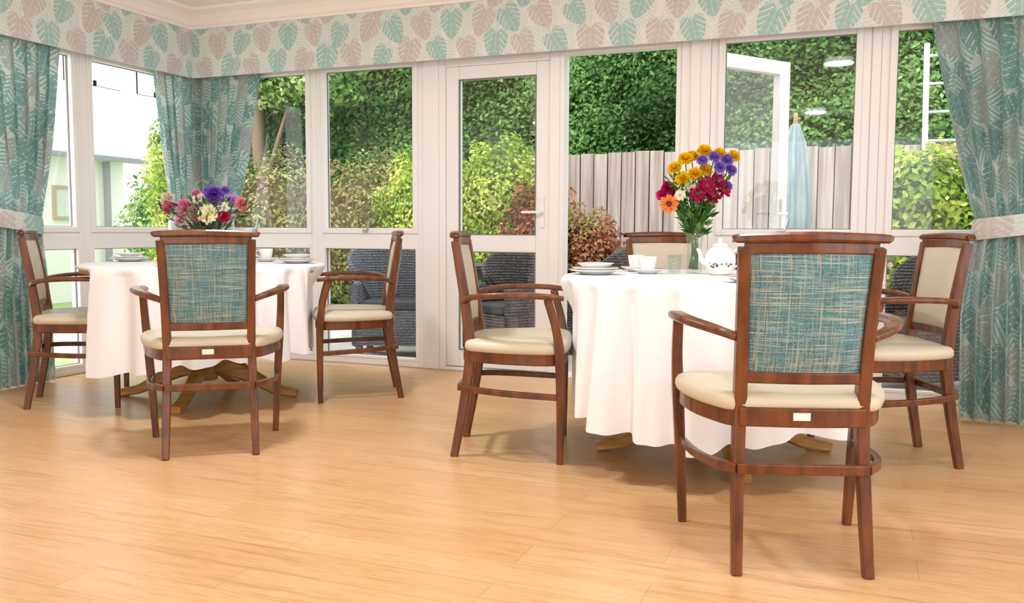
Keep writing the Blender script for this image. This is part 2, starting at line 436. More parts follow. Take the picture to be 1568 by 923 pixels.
curtain('curtain','x',(0.09,0.72),(0.12,0.44),(0.10,0.46),-0.088,-0.10,7,amp=.038,seed=2,sgn=-1)
curtain('curtain','y',(-0.50,-0.05),(-0.34,-0.10),(-0.36,-0.08),-0.088,-0.10,5,amp=.038,seed=3)
curtain('curtain','y',(-2.15,-1.30),(-1.85,-1.50),(-1.95,-1.48),-0.09,-0.13,9,amp=.04,seed=4,sgn=-1)

# ------------------------------------------------------------------ chairs
def ybk(z):
    ks=[(0,-.245),(.22,-.205),(.42,-.178),(.52,-.182),(.72,-.206),(.93,-.240),(1,-.252)]
    for (a,b),(c,d) in zip(ks,ks[1:]):
        if z<=c: return b+(d-b)*(z-a)/(c-a)
    return ks[-1][1]
def chair_meshes():
    out=[]
    for s in (-1,1):
        v,f=beam([(s*.184,-.245,0),(s*.179,-.205,.22),(s*.174,-.178,.42),(s*.173,-.182,.52),(s*.177,-.206,.72),(s*.184,-.240,.930)],
                 [.030,.034,.036,.036,.034,.032],[.034,.040,.046,.046,.040,.036],(0,1,0),6)
        out.append(('back_leg_%d'%(1 if s<0 else 2),v,f,M_wood,0))
        v,f=beam([(s*.272,.215,0),(s*.284,.216,.24),(s*.296,.212,.45),(s*.303,.196,.57),(s*.306,.160,.695)],
                 [.028,.034,.038,.034,.032],[.028,.034,.042,.034,.034],(0,1,0),6)
        out.append(('front_leg_%d'%(1 if s<0 else 2),v,f,M_wood,0))
        v,f=beam([(s*.188,-.200,.675),(s*.250,-.160,.695),(s*.303,-.06,.707),(s*.318,.06,.709),(s*.316,.15,.706),(s*.306,.225,.698)],
                 [.030,.040,.046,.050,.050,.040],[.024,.024,.024,.024,.024,.020],(0,0,1),6,ch=.5)
        out.append(('armrest_%d'%(1 if s<0 else 2),v,f,M_wood,0))
        v,f=beam([(s*.184,-.222,.302),(s*.238,-.14,.300),(s*.270,0.0,.292),(s*.282,.215,.282)],.020,.026,(0,0,1),6)
        out.append(('side_stretcher_%d'%(1 if s<0 else 2),v,f,M_wood,0))
    v,f=beam([(-.184,-.222,.302),(0,-.225,.302),(.184,-.222,.302)],.020,.030,(0,0,1),4); out.append(('back_stretcher',v,f,M_wood,0))
    v,f=beam([(-.206,-.240,.952),(-.185,-.244,.955),(0,-.262,.960),(.185,-.244,.955),(.206,-.240,.952)],[.030,.040,.042,.040,.030],[.020,.026,.028,.026,.020],(0,0,1),6,ch=.5); out.append(('top_rail',v,f,M_wood,0))
    v,f=beam([(-.182,-.236,.928),(0,-.254,.930),(.182,-.236,.928)],.026,.036,(0,0,1),6); out.append(('upper_back_rail',v,f,M_wood,0))
    v,f=beam([(-.175,-.188,.560),(0,-.205,.560),(.175,-.188,.560)],.026,.034,(0,0,1),6); out.append(('lower_back_rail',v,f,M_wood,0))
    for nm,sg,m in (('back_panel',-1,M_tweed),('back_cushion',1,M_cream)):
        nu,nv=17,17; V=[];F=[]
        for i in range(nu):
            for j in range(nv):
                a=i/(nu-1)*2-1; z=.572+(.916-.572)*j/(nv-1)
                hw=.156+(.167-.156)*(z-.572)/.344
                bl=(1-abs(a)**6)*(1-abs(2*j/(nv-1)-1)**6)
                cy=ybk(z)-.016*(1-a*a)
                V.append((a*hw,cy+sg*(.006+.020*bl),z))
        for i in range(nu-1):
            for j in range(nv-1):
                q=(i*nv+j,(i+1)*nv+j,(i+1)*nv+j+1,i*nv+j+1); F.append(q if sg<0 else q[::-1])
        out.append((nm,V,F,m,1))
    half=[(0,.252),(.15,.250),(.25,.236),(.300,.195),(.310,.11),(.290,-.02),(.245,-.135),(.205,-.19),(.13,-.200)]
    pts=[(x,y,0) for x,y in half]+[(0,-.202,0)]+[(-x,y,0) for x,y in half[:0:-1]]
    ol=crom(pts,4,True); N=len(ol); cen=Vector((0,.03,0))
    def rings(rs):
        V=[];F=[]
        for (k,z) in rs:
            for p in ol:
                d=(p-cen); L=d.length; q=cen+d*((L-k)/L if k<1 else 0); V.append((q.x,q.y,z))
        for i in range(len(rs)-1):
            for k in range(N): F.append((i*N+k,i*N+(k+1)%N,(i+1)*N+(k+1)%N,(i+1)*N+k))
        F.append(tuple(range(N))); F.append(tuple((len(rs)-1)*N+k for k in range(N))[::-1]); 
        return V,F
    v,f=rings([(.008,.463),(.001,.468),(-.003,.480),(-.002,.494),(.006,.505),(.02,.511),(.06,.517),(.12,.521),(.17,.522)]); out.append(('seat',v,f,M_cream,1))
    v,f=rings([(.020,.415),(.012,.418),(.012,.466)]); out.append(('seat_rail',v,f,M_wood,0))
    v,f=beam([(-.176,-.192,.447),(0,-.204,.447),(.176,-.192,.447)],.028,.056,(0,0,1),4); out.append(('back_seat_rail',v,f,M_wood,0))
    mb=MB().box(-.03,.018,-.2200,-.2155,.441,.463); out.append(('label',mb.v,mb.f,M_label,0))
    res=[]
    for nm,v,f,m,sm in out:
        me=make_mesh('chair_'+nm,[tuple(p) for p in v],f,m,bool(sm)); fix_normals(me); res.append((nm,me,m))
    return res
CH=chair_meshes()
chairs=[((4.705,-2.748),108.7),((3.481,-1.904),16.7),((5.02,-1.449),201.7),((.80,-1.845),40.7),((2.197,-2.376),127.5),((2.128,-1.041),213.7),((3.965,-.90),-68.3)]
for (xy,ang) in chairs:
    e=empty('dining_chair',(xy[0],xy[1],0),math.radians(ang-90))
    for nm,me,m in CH:
        o=add_obj(nm,me,e)
        if m==M_wood:
            b=o.modifiers.new('b','BEVEL'); b.width=0.0025; b.segments=2; b.limit_method='ANGLE'

# ------------------------------------------------------------------ tables
ZT=0.782
def table(cx,cy,hem,seed):
    e=empty('dining_table',(cx,cy,0),math.radians(21.7))
    mb=MB(); 
    mb.add(*lathe([(0,.10),(.05,.10),(.06,.13),(.045,.2),(.04,.5),(.055,.68),(.07,.70),(0,.70)],24))
    for k in range(4):
        a=k*pi/2; c,s=math.cos(a),math.sin(a)
        v,f=beam([(c*.03,s*.03,.20),(c*.16,s*.16,.165),(c*.30,s*.30,.095),(c*.40,s*.40,.045),(c*.52,s*.52,.022)],[.05,.055,.06,.062,.06],[.12,.10,.07,.055,.040],(0,0,1),6,ch=.4)
        mb.add(v,f)
    o=mb.obj('pedestal',M_oak,e); fix_normals(o.data)
    mb=MB(); mb.add(*lathe([(0,.70),(.2,.70),(.2,.725),(.66,.735),(.665,.745),(.66,.772),(0,.772)],64)); o=mb.obj('table_top',M_oak,e); fix_normals(o.data)
    nth=720; rs=np.random.RandomState(seed)
    th=np.arange(nth)*2*pi/nth
    ph=th*17+1.5*np.sin(2*th+seed)+1.0*np.sin(3*th+1.3*seed)
    fold=0.6*np.sin(ph)+0.3*np.sin(ph*0.5+seed)+0.2*np.sin(2*ph+1)
    rmax=np.full(nth,2.0)
    for (xy,ang) in chairs:
        A=math.radians(ang-90); dx=xy[0]-cx; dy=xy[1]-cy
        if math.hypot(dx,dy)>1.15: continue
        for r in np.arange(0.40,0.95,0.01):
            px=cx+r*np.cos(th)-xy[0]; py=cy+r*np.sin(th)-xy[1]
            lx=px*math.cos(A)+py*math.sin(A); ly=-px*math.sin(A)+py*math.cos(A)
            ins=(np.abs(lx)<.34)&(ly>-.3)&(ly<.27)
            rmax=np.where(ins&(rmax>r),r,rmax)
    rmax=np.minimum(rmax,0.80)
    K=9
    rm=np.minimum.reduce([np.roll(rmax,k) for k in range(-K,K+1)])
    rm=sum(np.roll(rm,k) for k in range(-12,13))/25
    V=[];nr=0
    def ring(r,z): 
        nonlocal nr
        V.append(np.stack([r*np.cos(th),r*np.sin(th),z*np.ones(nth)],1)); nr+=1
    for r in (0.01,.2,.4,.6,.64): ring(np.full(nth,r),ZT)
    ring(.662+0*th,ZT-.001); ring(.673+0*th,ZT-.005); ring(.680+0*th,ZT-.015)
    hz=hem+0.035*np.sin(2*th+seed*2)+0.012*np.sin(5*th)-0.014*fold
    L=26
    for i in range(1,L+1):
        v=i/L; base=.683+.035*v+ (0.058*v**0.5+.003)*fold
        lim=np.clip(v/0.25,0,1)
        r=np.minimum(base, np.maximum(rm,.42)*lim+base*(1-lim)+ (0.012*fold)*lim*(rm<.78))
        z=(ZT-.015)*(1-v)+hz*v
        ring(r,z)
    V=np.concatenate(V)
    ca,sa=math.cos(-math.radians(21.7)),math.sin(-math.radians(21.7))
    V=np.stack([V[:,0]*ca-V[:,1]*sa,V[:,0]*sa+V[:,1]*ca,V[:,2]],1)
    i=np.arange(nr-1)[:,None]; k=np.arange(nth)[None,:]
    a=(i*nth+k); b=(i*nth+(k+1)%nth); F=np.stack([a.ravel(),b.ravel(),(b+nth).ravel(),(a+nth).ravel()],1)[:,::-1]
    F=F.tolist(); F.append(tuple(range(nth)))
    me=make_mesh('tablecloth',V,F,M_cloth,True); fix_normals(me); add_obj('tablecloth',me,e)
TA=P(5.08,-1.775); TB=P(3.84,.90)
table(TA.x,TA.y,0.27,1); table(TB.x,TB.y,0.215,4)

# ------------------------------------------------------------------ crockery
def lobj(name,prof,m,parent,n=48,loc=(0,0,0)):
    v,f=lathe(prof,n); me=make_mesh(name,v,f,m,True); fix_normals(me); return add_obj(name,me,parent,loc)
PLATE=[(0,.004),(.055,.004),(.06,0),(.065,.004),(.095,.014),(.118,.020),(.119,.022),(.117,.0225),(.092,.018),(.066,.010),(0,.009)]
def plate(e,r=1.0,z=0,nm='plate'): return lobj(nm,[(a*r,b) for a,b in PLATE],M_china,e,loc=(0,0,z))
def bowl(e,z): return lobj('bowl',[(0,.006),(.03,.005),(.034,0),(.04,.005),(.062,.016),(.082,.028),(.083,.030),(.080,.029),(.058,.018),(.03,.010),(0,.009)],M_china,e,loc=(0,0,z))
def cup_parts(e,z,rot=0):
    lobj('cup',[(0,.003),(.022,.003),(.024,0),(.027,.004),(.034,.02),(.039,.045),(.042,.068),(.0415,.069),(.039,.067),(.036,.045),(.031,.02),(.02,.009),(0,.008)],M_china,e,loc=(0,0,z))
    c,s=math.cos(rot),math.sin(rot)
    mb=MB(); mb.add(*beam([(c*.038,s*.038,.055),(c*.058,s*.058,.058),(c*.066,s*.066,.04),(c*.052,s*.052,.024),(c*.034,s*.034,.022)],.006,.008,(0,0,1),5,rnd=True))
    o=mb.obj('handle',M_china,e,smooth=True,loc=(0,0,z))
def place_stack(p,k=3):
    e=empty('plate_stack',(p.x,p.y,ZT+.001))
    for i in range(k): plate(e,1.0-.12*(i==k-1),i*.0085,'plate_%d'%(i+1))
    bowl(e,k*.0085+.004)
def place_cup(p,rot=0):
    e=empty('cup_and_saucer',(p.x,p.y,ZT+.001)); plate(e,.64,0,'saucer'); cup_parts(e,.0085,rot)
place_stack(P(3.90,.372),2); place_cup(P(4.00,.62),math.radians(200)); place_cup(P(4.22,.60),0.5)
place_stack(P(3.30,.90),1); place_cup(P(3.60,.98),2.0); place_stack(P(3.95,1.40),2)
place_stack(P(5.28,-2.30),2); place_stack(P(5.10,-1.25),2); place_cup(P(5.35,-1.50),3.5); place_cup(P(5.45,-2.0),1); place_stack(P(4.62,-1.75),2)
def tumbler(p):
    e=empty('drinking_glass',(p.x,p.y,ZT+.001)); lobj('glass',[(0,0),(.026,0),(.033,.085),(.031,.085),(.025,.006),(0,.006)],M_vglass,e)
tumbler(P(4.02,.745)); tumbler(P(5.3,-1.62))
def rosette(c,nrm,R,rings,npet,cup=0.5,wid=0.5,rs=random):
    nrm=Vector(nrm).normalized(); a=nrm.orthogonal().normalized(); b=nrm.cross(a); V=[];F=[]
    c=Vector(c)
    for (rf,el) in rings:
        n=npet
        off=rs.uniform(0,6)
        for k in range(n):
            t=off+2*pi*k/n+rs.uniform(-.12,.12); d=a*math.cos(t)+b*math.sin(t); s=nrm.cross(d)
            L=R*rf*rs.uniform(.88,1.1); w=wid*L; e2=el+rs.uniform(-.1,.1)
            prof=[(0.08,.25),(.45,.85),(.8,1.0),(1.0,.6)]
            o=len(V)
            for (x,ww) in prof:
                z=math.sin(e2)*L*x+cup*L*(x*x)*-.15
                for q in (-1,0,1): V.append(c+d*(L*x*math.cos(e2)-(abs(q)*.05*L if x==1.0 else 0))+s*(q*w*.5*ww)+nrm*(z+(abs(q)*.10*L)))
            for i in range(3):
                for j in range(2): F.append((o+i*3+j,o+(i+1)*3+j,o+(i+1)*3+j+1,o+i*3+j+1))
    return V,F
def teapot(p):
    e=empty('teapot',(p.x,p.y,ZT+.001),0.3)
    S=.84
    def L_(pr): return [(a*S,b*S) for a,b in pr]
    lobj('body',L_([(0,.004),(.045,.004),(.048,0),(.055,.008),(.074,.035),(.083,.07),(.080,.105),(.062,.135),(.042,.148),(.042,.152),(0,.152)]),M_china,e)
    lobj('lid',L_([(.044,.150),(.044,.155),(.035,.163),(.015,.170),(.008,.174),(.013,.184),(.010,.192),(0,.194)]),M_china,e)
    def B_(pts): return [(a*S,b*S,c*S) for a,b,c in pts]
    mb=MB(); mb.add(*beam(B_([(-.062,0,.060),(-.092,0,.075),(-.102,0,.11),(-.118,0,.140)]),[.036,.026,.020,.016],[.036,.026,.020,.014],(0,1,0),6,rnd=True)); mb.obj('spout',M_china,e,smooth=True)
    mb=MB(); mb.add(*beam(B_([(.066,0,.125),(.105,0,.138),(.128,0,.105),(.115,0,.06),(.074,0,.042)]),.010,.014,(0,1,0),6,rnd=True)); mb.obj('handle',M_china,e,smooth=True)
    V=[];F=[];Cc=[]
    rs=random.Random(4)
    for k in range(22):
        th=rs.uniform(-2.4,-.9)+ (0 if k<16 else 2.8); z=.050+rs.gauss(0,.008)
        r=.0805*S; c=(r*math.cos(th),r*math.sin(th),z); v,f=rosette(c,(math.cos(th),math.sin(th),0.1),rs.uniform(.004,.007),[(1,.05)],5,0,.9,rs)
        o=len(V); V+=v; F+=[tuple(i+o for i in q) for q in f]; cc=lin(rs.choice([(190,80,100),(130,80,160),(90,140,80),(210,130,80),(100,125,80)])); Cc+= [cc]*len(v)
    add_obj('flower_print',make_mesh('flower_print',[tuple(x) for x in V],F,M_petal,False,np.array(Cc)),e)
teapot(P(3.90,.925))

# ------------------------------------------------------------------ bouquets
def bouquet(p,spec,vase_h,vase_r,zc,sx,green,nleaf,seed):
    rs=random.Random(seed)
    e=empty('flower_vase',(p.x,p.y,ZT+.001),math.radians(21.7))
    r=vase_r
    lobj('vase',[(0,.003),(r*.8,0),(r*.72,vase_h*.3),(r*.75,vase_h*.6),(r*1.05,vase_h),(r*1.0,vase_h),(r*.68,vase_h*.6),(r*.66,vase_h*.3),(r*.7,.012),(0,.012)],M_vglass,e,32)
    SV=[];SF=[];BV=[];BF=[];BC=[]
    for (x,y,z,R,c,kind) in spec:
        foot=(rs.uniform(-.5,.5)*r,rs.uniform(-.5,.5)*r,.02)
        v,f=beam([foot,(x*.15,y*.15,vase_h*.9),(x*.7,y*.7,(vase_h+z)*.55),(x,y,z-.01)],.005,.005,(0.1,1,0),4,rnd=True)
        o=len(SV); SV+=v; SF+=[tuple(i+o for i in q) for q in f]
        nrm=Vector((x*1.2,y*1.2-.25,.12+max(0,z-zc)*1.6))
        if kind=='gerbera':
            nrm=Vector((x*.6,-1,.3)); parts=[([(1,.1),(.9,.2)],16,.28,c),([(.35,.5),(.22,.6)],14,.5,(70,30,30))]
        elif kind=='mum': parts=[([(1,.15),(.92,.35),(.78,.6),(.6,.85),(.4,1.1)],16,.30,c),([(.25,1.2)],8,.5,(250,215,70))]
        elif kind=='lily': parts=[([(1,.35),(.85,.7)],6,.5,c),([(.5,1.1)],6,.1,(240,200,90))]
        else: parts=[([(1,-.15),(1,.15),(.97,.45),(.93,.75),(.88,1.0),(.84,1.2),(.8,1.4)],13,.5,c)]
        for rings,npet,wd,cc in parts:
            v,f=rosette((x,y,z),nrm,R,rings,npet,.4,wd,rs); o=len(BV); BV+=v; BF+=[tuple(i+o for i in q) for q in f]
            base=np.array(lin(cc))
            for i in range(len(v)): BC.append(np.clip(base*(0.85+.3*((i%12)//3)/3)*rs.uniform(.9,1.05),0,1))
    add_obj('stems',make_mesh('stems',[tuple(q) for q in SV],SF,mat('stem_green',(74,120,52),0.5),True),e)
    add_obj('blooms',make_mesh('blooms',[tuple(q) for q in BV],BF,M_petal,True,np.array(BC)),e)
    LV=[];LF=[];LC=[]
    for k in range(nleaf):
        a=rs.uniform(0,2*pi); q=rs.uniform(.1,1); z=vase_h*.8+(zc-vase_h*.6)*rs.uniform(0,1.0)
        rr=sx*q*(.25+.75*min(1,(z-vase_h*.8)/(zc-vase_h*.8+.01)))
        c=Vector((rr*math.cos(a),rr*math.sin(a)*.8,z)); d=Vector((math.cos(a)*.7,math.sin(a)*.7,rs.uniform(-.1,1.2))).normalized()
        L=rs.uniform(.03,.065); s=d.cross(Vector((rs.uniform(-1,1),rs.uniform(-1,1),1))).normalized()*L*.2; nn=d.cross(s).normalized()*L*.08
        o=len(LV); LV+=[c,c+d*L*.4+s+nn,c+d*L,c+d*L*.4-s+nn,c+d*L*.45]; LF+=[(o,o+1,o+4),(o+1,o+2,o+4),(o+2,o+3,o+4),(o+3,o,o+4)]
        g=np.array(lin(rs.choice(green)))*rs.uniform(.7,1.2); LC+=[g]*5
    add_obj('leaves',make_mesh('leaves',[tuple(q) for q in LV],LF,M_leaf,False,np.array(LC)),e)
Y=(248,208,20);PU=(158,128,214);MG=(185,20,90);WH=(248,245,230);PK=(238,160,196);OR=(245,145,75)
DP=(150,15,70)
def q(px,py,dy=0,k=.00302,x0=1063,yb=417): return ((px-x0)*k,dy,(yb-py)*k)
sp=[(*q(1045,245,-.02),.036,Y,'carn'),(*q(1075,233,0),.036,Y,'carn'),(*q(1100,236,.03),.034,Y,'carn'),(*q(1120,240,.02),.034,Y,'carn'),(*q(1040,275,-.05),.036,Y,'carn'),(*q(1060,240,.05),.034,Y,'carn'),
    (*q(1085,243,-.06),.030,PU,'carn'),(*q(1105,247,-.05),.032,PU,'carn'),(*q(1092,258,-.08),.030,PU,'carn'),(*q(1112,262,-.04),.030,PU,'carn'),(*q(1068,248,-.06),.028,PU,'carn'),
    (*q(1072,288,-.09),.05,MG,'lily'),(*q(1090,280,-.08),.045,DP,'lily'),(*q(1060,300,-.08),.045,MG,'lily'),(*q(1083,302,-.07),.045,DP,'lily'),(*q(1100,293,-.04),.04,MG,'lily'),
    (*q(1020,288,-.02),.032,MG,'carn'),(*q(1030,298,-.04),.032,DP,'carn'),(*q(1012,298,0),.028,(220,50,130),'carn'),(*q(1018,313,-.08),.044,OR,'gerbera'),(*q(1035,300,-.07),.03,WH,'mum'),(*q(1050,285,-.06),.036,WH,'mum'),
    (*q(1075,262,-.04),.032,(248,212,60),'carn'),(*q(1058,268,-.05),.034,(244,200,45),'carn'),(*q(1030,258,0),.031,Y,'carn'),(*q(1110,285,0),.028,PU,'carn')]
GR=[(70,120,45),(90,145,60),(50,95,40),(120,165,80)]
pB=P(4.05,.842)
bouquet(pB,sp,.215,.045,.40,.13,GR,420,3)
def q2(px,py,dy=0): return ((px-318)*.0038,dy,(395-py)*.0038)
sp=[(*q2(292,313,-.05),.058,PK,'carn'),(*q2(330,322,-.09),.064,(250,245,205),'mum'),(*q2(333,292,-.02),.054,(135,85,195),'carn'),(*q2(360,300,0),.045,(200,155,220),'mum'),(*q2(262,300,0),.048,(250,228,218),'carn'),(*q2(266,312,-.03),.042,(238,120,155),'carn'),
    (*q2(372,306,0),.042,(242,155,165),'carn'),(*q2(352,325,-.08),.036,(200,30,80),'carn'),(*q2(305,298,.03),.045,WH,'mum'),(*q2(350,312,-.05),.04,WH,'mum'),(*q2(312,325,-.08),.033,(225,90,150),'carn'),(*q2(345,285,.04),.03,PU,'carn'),(*q2(320,286,.03),.03,(170,120,210),'carn'),(*q2(285,330,-.06),.038,(245,205,220),'carn'),(*q2(300,290,.05),.032,PK,'carn')]
bouquet(P(5.10,-1.775),sp,.17,.05,.32,.28,[(80,120,70),(130,158,118),(70,100,60),(145,105,115)],560,5)

# ------------------------------------------------------------------ ceiling lamps, one of them added fill
M_em=bpy.data.materials.new('lamp_diffuser'); M_em.use_nodes=True
bb=M_em.node_tree.nodes['Principled BSDF']; bb.inputs['Emission Color'].default_value=(1,.95,.88,1); bb.inputs['Emission Strength'].default_value=6
for (x,y,en) in ((4.66,-3.19,20),(.6,-6.4,20),(2.6,-2.6,38),(4.3,-6.6,22),(6.5,-4.8,18)):  # strongest lamp is added to brighten the window side, no fitting known there
    e=empty('ceiling_lamp_or_fill',(x,y,2.6))
    lobj('rim',[(.135,0),(.145,-.015),(.135,-.03),(.125,-.03)],M_white,e)
    lobj('diffuser',[(.13,-.02),(.12,-.04),(.09,-.055),(.045,-.065),(0,-.068)],M_em,e)
    ld=bpy.data.lights.new('lamp_light','AREA'); ld.shape='DISK'; ld.size=0.26; ld.energy=en*1.08; ld.color=(.93,.965,1)
    lo=bpy.data.objects.new('lamp_light',ld); COL.objects.link(lo); lo.parent=e; lo.location=(0,0,-.075)

# ------------------------------------------------------------------ exterior
def leaf_mesh(name,cen,nrm,size,cols,core=None,extra=None):
    N=len(cen); rs=np.random
    nrm=nrm+rs.normal(0,.45,(N,3)); nrm/=np.linalg.norm(nrm,axis=1)[:,None]
    r=rs.normal(0,1,(N,3)); d=np.cross(nrm,r); d/=np.linalg.norm(d,axis=1)[:,None]; s=np.cross(nrm,d)
    L=size*rs.uniform(.7,1.4,(N,1))
    V=np.stack([cen-d*L*.5,cen+s*L*.28+nrm*L*.05,cen+d*L*.5,cen-s*L*.28+nrm*L*.05],1).reshape(-1,3)
    F=np.arange(4*N).reshape(-1,4).tolist()
    Cc=np.repeat(cols,4,axis=0); V=V.tolist(); Cc=Cc.tolist()
    if core:
        for (v,f,c) in core:
            o=len(V); V+=[list(x) for x in v]; F+=[[i+o for i in q] for q in f]; Cc+=[list(c)]*len(v)
    return add_obj(name,make_mesh(name,V,F,M_leaf,False,np.array(Cc)))
def pickcols(N,pal,cen,freq=2.0):
    p=np.array([lin(c) for c in pal]); lo=(np.sin(cen[:,0]*freq*1.7+cen[:,2]*freq)+np.sin(cen[:,2]*freq*2.3-cen[:,0]*freq+1))*.25+.5
    idx=np.clip((lo*len(pal)+np.random.normal(0,.9,N)).astype(int),0,len(pal)-1)
    return p[idx]*np.random.uniform(.75,1.2,(N,1))
def ellip(c,r,n=20):
    V=[];F=[]
    for i in range(n+1):
        for k in range(n*2):
            a=pi*i/n; b=pi*k/n; V.append((c[0]+r[0]*math.sin(a)*math.cos(b),c[1]+r[1]*math.sin(a)*math.sin(b),c[2]+r[2]*math.cos(a)))
    for i in range(n):
        for k in range(n*2): F.append((i*2*n+k,i*2*n+(k+1)%(2*n),(i+1)*2*n+(k+1)%(2*n),(i+1)*2*n+k))
    return V,F
def bush(name,blobs,pal,n,size):
    cs=[];ns=[];core=[]
    for (c,r) in blobs:
        m=n//len(blobs); d=np.random.normal(0,1,(m,3)); d/=np.linalg.norm(d,axis=1)[:,None]
        rad=np.random.uniform(.72,1.08,(m,1))*(1+.12*np.sin(d[:,:1]*7+d[:,2:]*6))
        cs.append(np.array(c)+d*rad*np.array(r)); ns.append(d)
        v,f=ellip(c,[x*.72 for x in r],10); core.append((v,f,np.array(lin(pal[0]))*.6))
    cs=np.concatenate(cs); ns=np.concatenate(ns); ok=cs[:,2]>-.08; cs=cs[ok]; ns=ns[ok]
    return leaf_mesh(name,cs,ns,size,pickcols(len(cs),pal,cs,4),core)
YG=[(118,150,54),(152,180,70),(184,202,92),(206,214,120)]
MGn=[(95,135,70),(128,164,88),(158,190,112),(188,208,140)]
RD=[(125,78,58),(158,100,75),(184,128,92),(150,142,88)]
BRG=[(134,128,84),(150,152,94),(168,172,110),(165,138,104)]
bush('garden_shrub',[((.62,2.8,1.1),(.55,.4,.72)),((.45,2.8,.5),(.6,.45,.6))],YG,12000,.05)
bush('garden_shrub',[((1.42,2.9,1.3),(.45,.35,.6)),((1.42,2.9,.6),(.55,.4,.6))],YG,11000,.05)
bush('garden_shrub',[((1.98,2.65,.95),(.42,.32,.5)),((2.45,2.75,.65),(.3,.3,.5))],RD,8000,.045)
bush('garden_shrub',[((5.35,2.2,1.15),(.45,.35,.5)),((5.5,2.1,.4),(.5,.4,.55)),((5.9,2.1,.9),(.4,.35,.5))],YG,9000,.065)
bush('garden_shrub',[((-2.35,2.45,1.5),(.33,.4,.8)),((-2.2,2.5,.5),(.6,.5,.7))],YG,8000,.06)
bush('garden_shrub',[((-4.6,4.6,.9),(.7,.5,.95)),((-3.9,4.2,.6),(.8,.6,.8))],MGn,6000,.08)
bush('garden_shrub',[((-.4,3.1,.95),(.9,.45,.85)),((-1.6,3.1,.95),(.9,.45,.9)),((-2.6,3.2,.8),(.7,.45,.8))],BRG,20000,.05)
bush('garden_shrub',[((3.4,3.0,.25),(.5,.3,.45)),((4.3,3.0,.25),(.5,.3,.4)),((5.0,1.3,.1),(.3,.25,.3))],MGn,5000,.07)
def hedge():
    N=130000; x=np.random.uniform(-3.4,12,N); z=np.random.uniform(-.1,5.0,N)
    def dep(x,z): return 4.6+.18*np.sin(x*1.6+.5)+.08*np.sin(x*4+z*2)+.07*np.sin(z*3.3+x)+.05*np.sin(x*9+z*5)+.05*np.sin(z*8-x*3)
    y=dep(x,z)+np.random.uniform(-.09,.09,N)
    cen=np.stack([x,y,z],1); nr=np.tile(np.array([0,-1,.45]),(N,1))
    cols=pickcols(N,[(76,112,60),(94,136,72),(112,156,86),(136,176,102)],cen,1.6)
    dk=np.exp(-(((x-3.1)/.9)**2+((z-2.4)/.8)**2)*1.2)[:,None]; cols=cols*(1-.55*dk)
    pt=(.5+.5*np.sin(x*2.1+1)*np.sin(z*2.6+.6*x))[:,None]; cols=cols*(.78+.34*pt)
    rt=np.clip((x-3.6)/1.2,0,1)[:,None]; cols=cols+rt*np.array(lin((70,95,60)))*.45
    core=[]; xs=np.linspace(-3.4,12,100); zs=np.linspace(-.1,5.0,40); V=[];F=[]
    for a in xs:
        for b in zs: V.append((a,float(dep(a,b))+.10,b))
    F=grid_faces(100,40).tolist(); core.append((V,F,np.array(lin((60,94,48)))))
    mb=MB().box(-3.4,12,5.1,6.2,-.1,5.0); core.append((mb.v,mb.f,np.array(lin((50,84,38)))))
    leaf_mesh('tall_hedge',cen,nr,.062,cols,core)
hedge()
e=empty('garden_tree')
mb=MB(); mb.add(*beam([(-2.35,3.9,-.1),(-2.3,3.9,1.2),(-2.38,3.9,2.4),(-2.2,3.9,3.8)],[.24,.2,.17,.1],[.24,.2,.17,.1],(0,1,0),5,rnd=True))
mb.add(*beam([(-2.3,3.9,1.5),(-2.0,3.8,2.1),(-1.7,3.8,2.9)],[.08,.06,.03],[.08,.06,.03],(0,1,0),5,rnd=True)); mb.add(*beam([(-2.33,3.9,2.0),(-2.7,3.8,2.6),(-3.1,3.7,3.2)],[.08,.06,.03],[.08,.06,.03],(0,1,0),5,rnd=True))
mb.obj('trunk',mat('bark',(125,104,86),0.9,bump=(20,.6)),e,smooth=True)
o=bush('canopy',[((-2.2,3.8,3.6),(1.2,.4,1.0)),((-1.5,3.8,2.9),(.8,.35,.5)),((-3.0,3.7,3.3),(.9,.4,.6))],MGn,10000,.08); o.parent=e
M_fence=mat('weathered_timber',(164,150,142),0.85,var=((128,114,106),(25,25,1.2)))
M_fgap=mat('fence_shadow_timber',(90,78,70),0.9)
mb=MB(); x=1.2
while x<9.5:
    h=1.8+random.uniform(-.012,.012); dy=random.uniform(0,.014); mb.box(x,x+.138,3.49+dy,3.51+dy,-.1,h); x+=.15
x=1.2
while x<9.6: mb.box(x,x+.1,3.57,3.67,-.1,1.82); x+=2.4
fe=empty('garden_fence'); mb.obj('boards',M_fence,fe)
MB().box(1.2,9.5,3.53,3.55,-.1,1.77).obj('gap_shadow_sheet',M_fgap,fe)  # dark sheet whose colour stands in for shade between the boards
# aluminium ladder leaning on the fence
e=empty('aluminium_ladder'); mb=MB()
def lad(x,z): return (x, 2.95+.52*(z+.06)/1.86, z)
for x in (5.42,5.78): mb.add(*beam([lad(x,-.06),lad(x,1.3),lad(x,2.75)],.05,.03,(0,1,0),2))
z=.2
while z<2.7: mb.add(*beam([lad(5.42,z),lad(5.6,z),lad(5.78,z)],.03,.03,(0,0,1),2,rnd=True)); z+=.27
mb.obj('rails_and_rungs',mat('aluminium',(215,217,220),.35,metal=.6),e)
M_pat=mat('patio_slabs',(200,196,190),0.8,var=((182,176,168),(3,3,3)))
MB().box(-1.5,12,0.12,2.4,-.25,-.06).obj('patio_ground',M_pat)
mb=MB().box(-14,-.12,-9,0.12,-.3,-.08); mb.box(-14,-1.5,.12,12,-.3,-.08); mb.box(-1.5,14,2.4,12,-.3,-.08)
mb.obj('lawn_ground',mat('lawn',(135,165,95),0.9,var=((160,178,120),(2,2,2)),bump=(60,.5)))
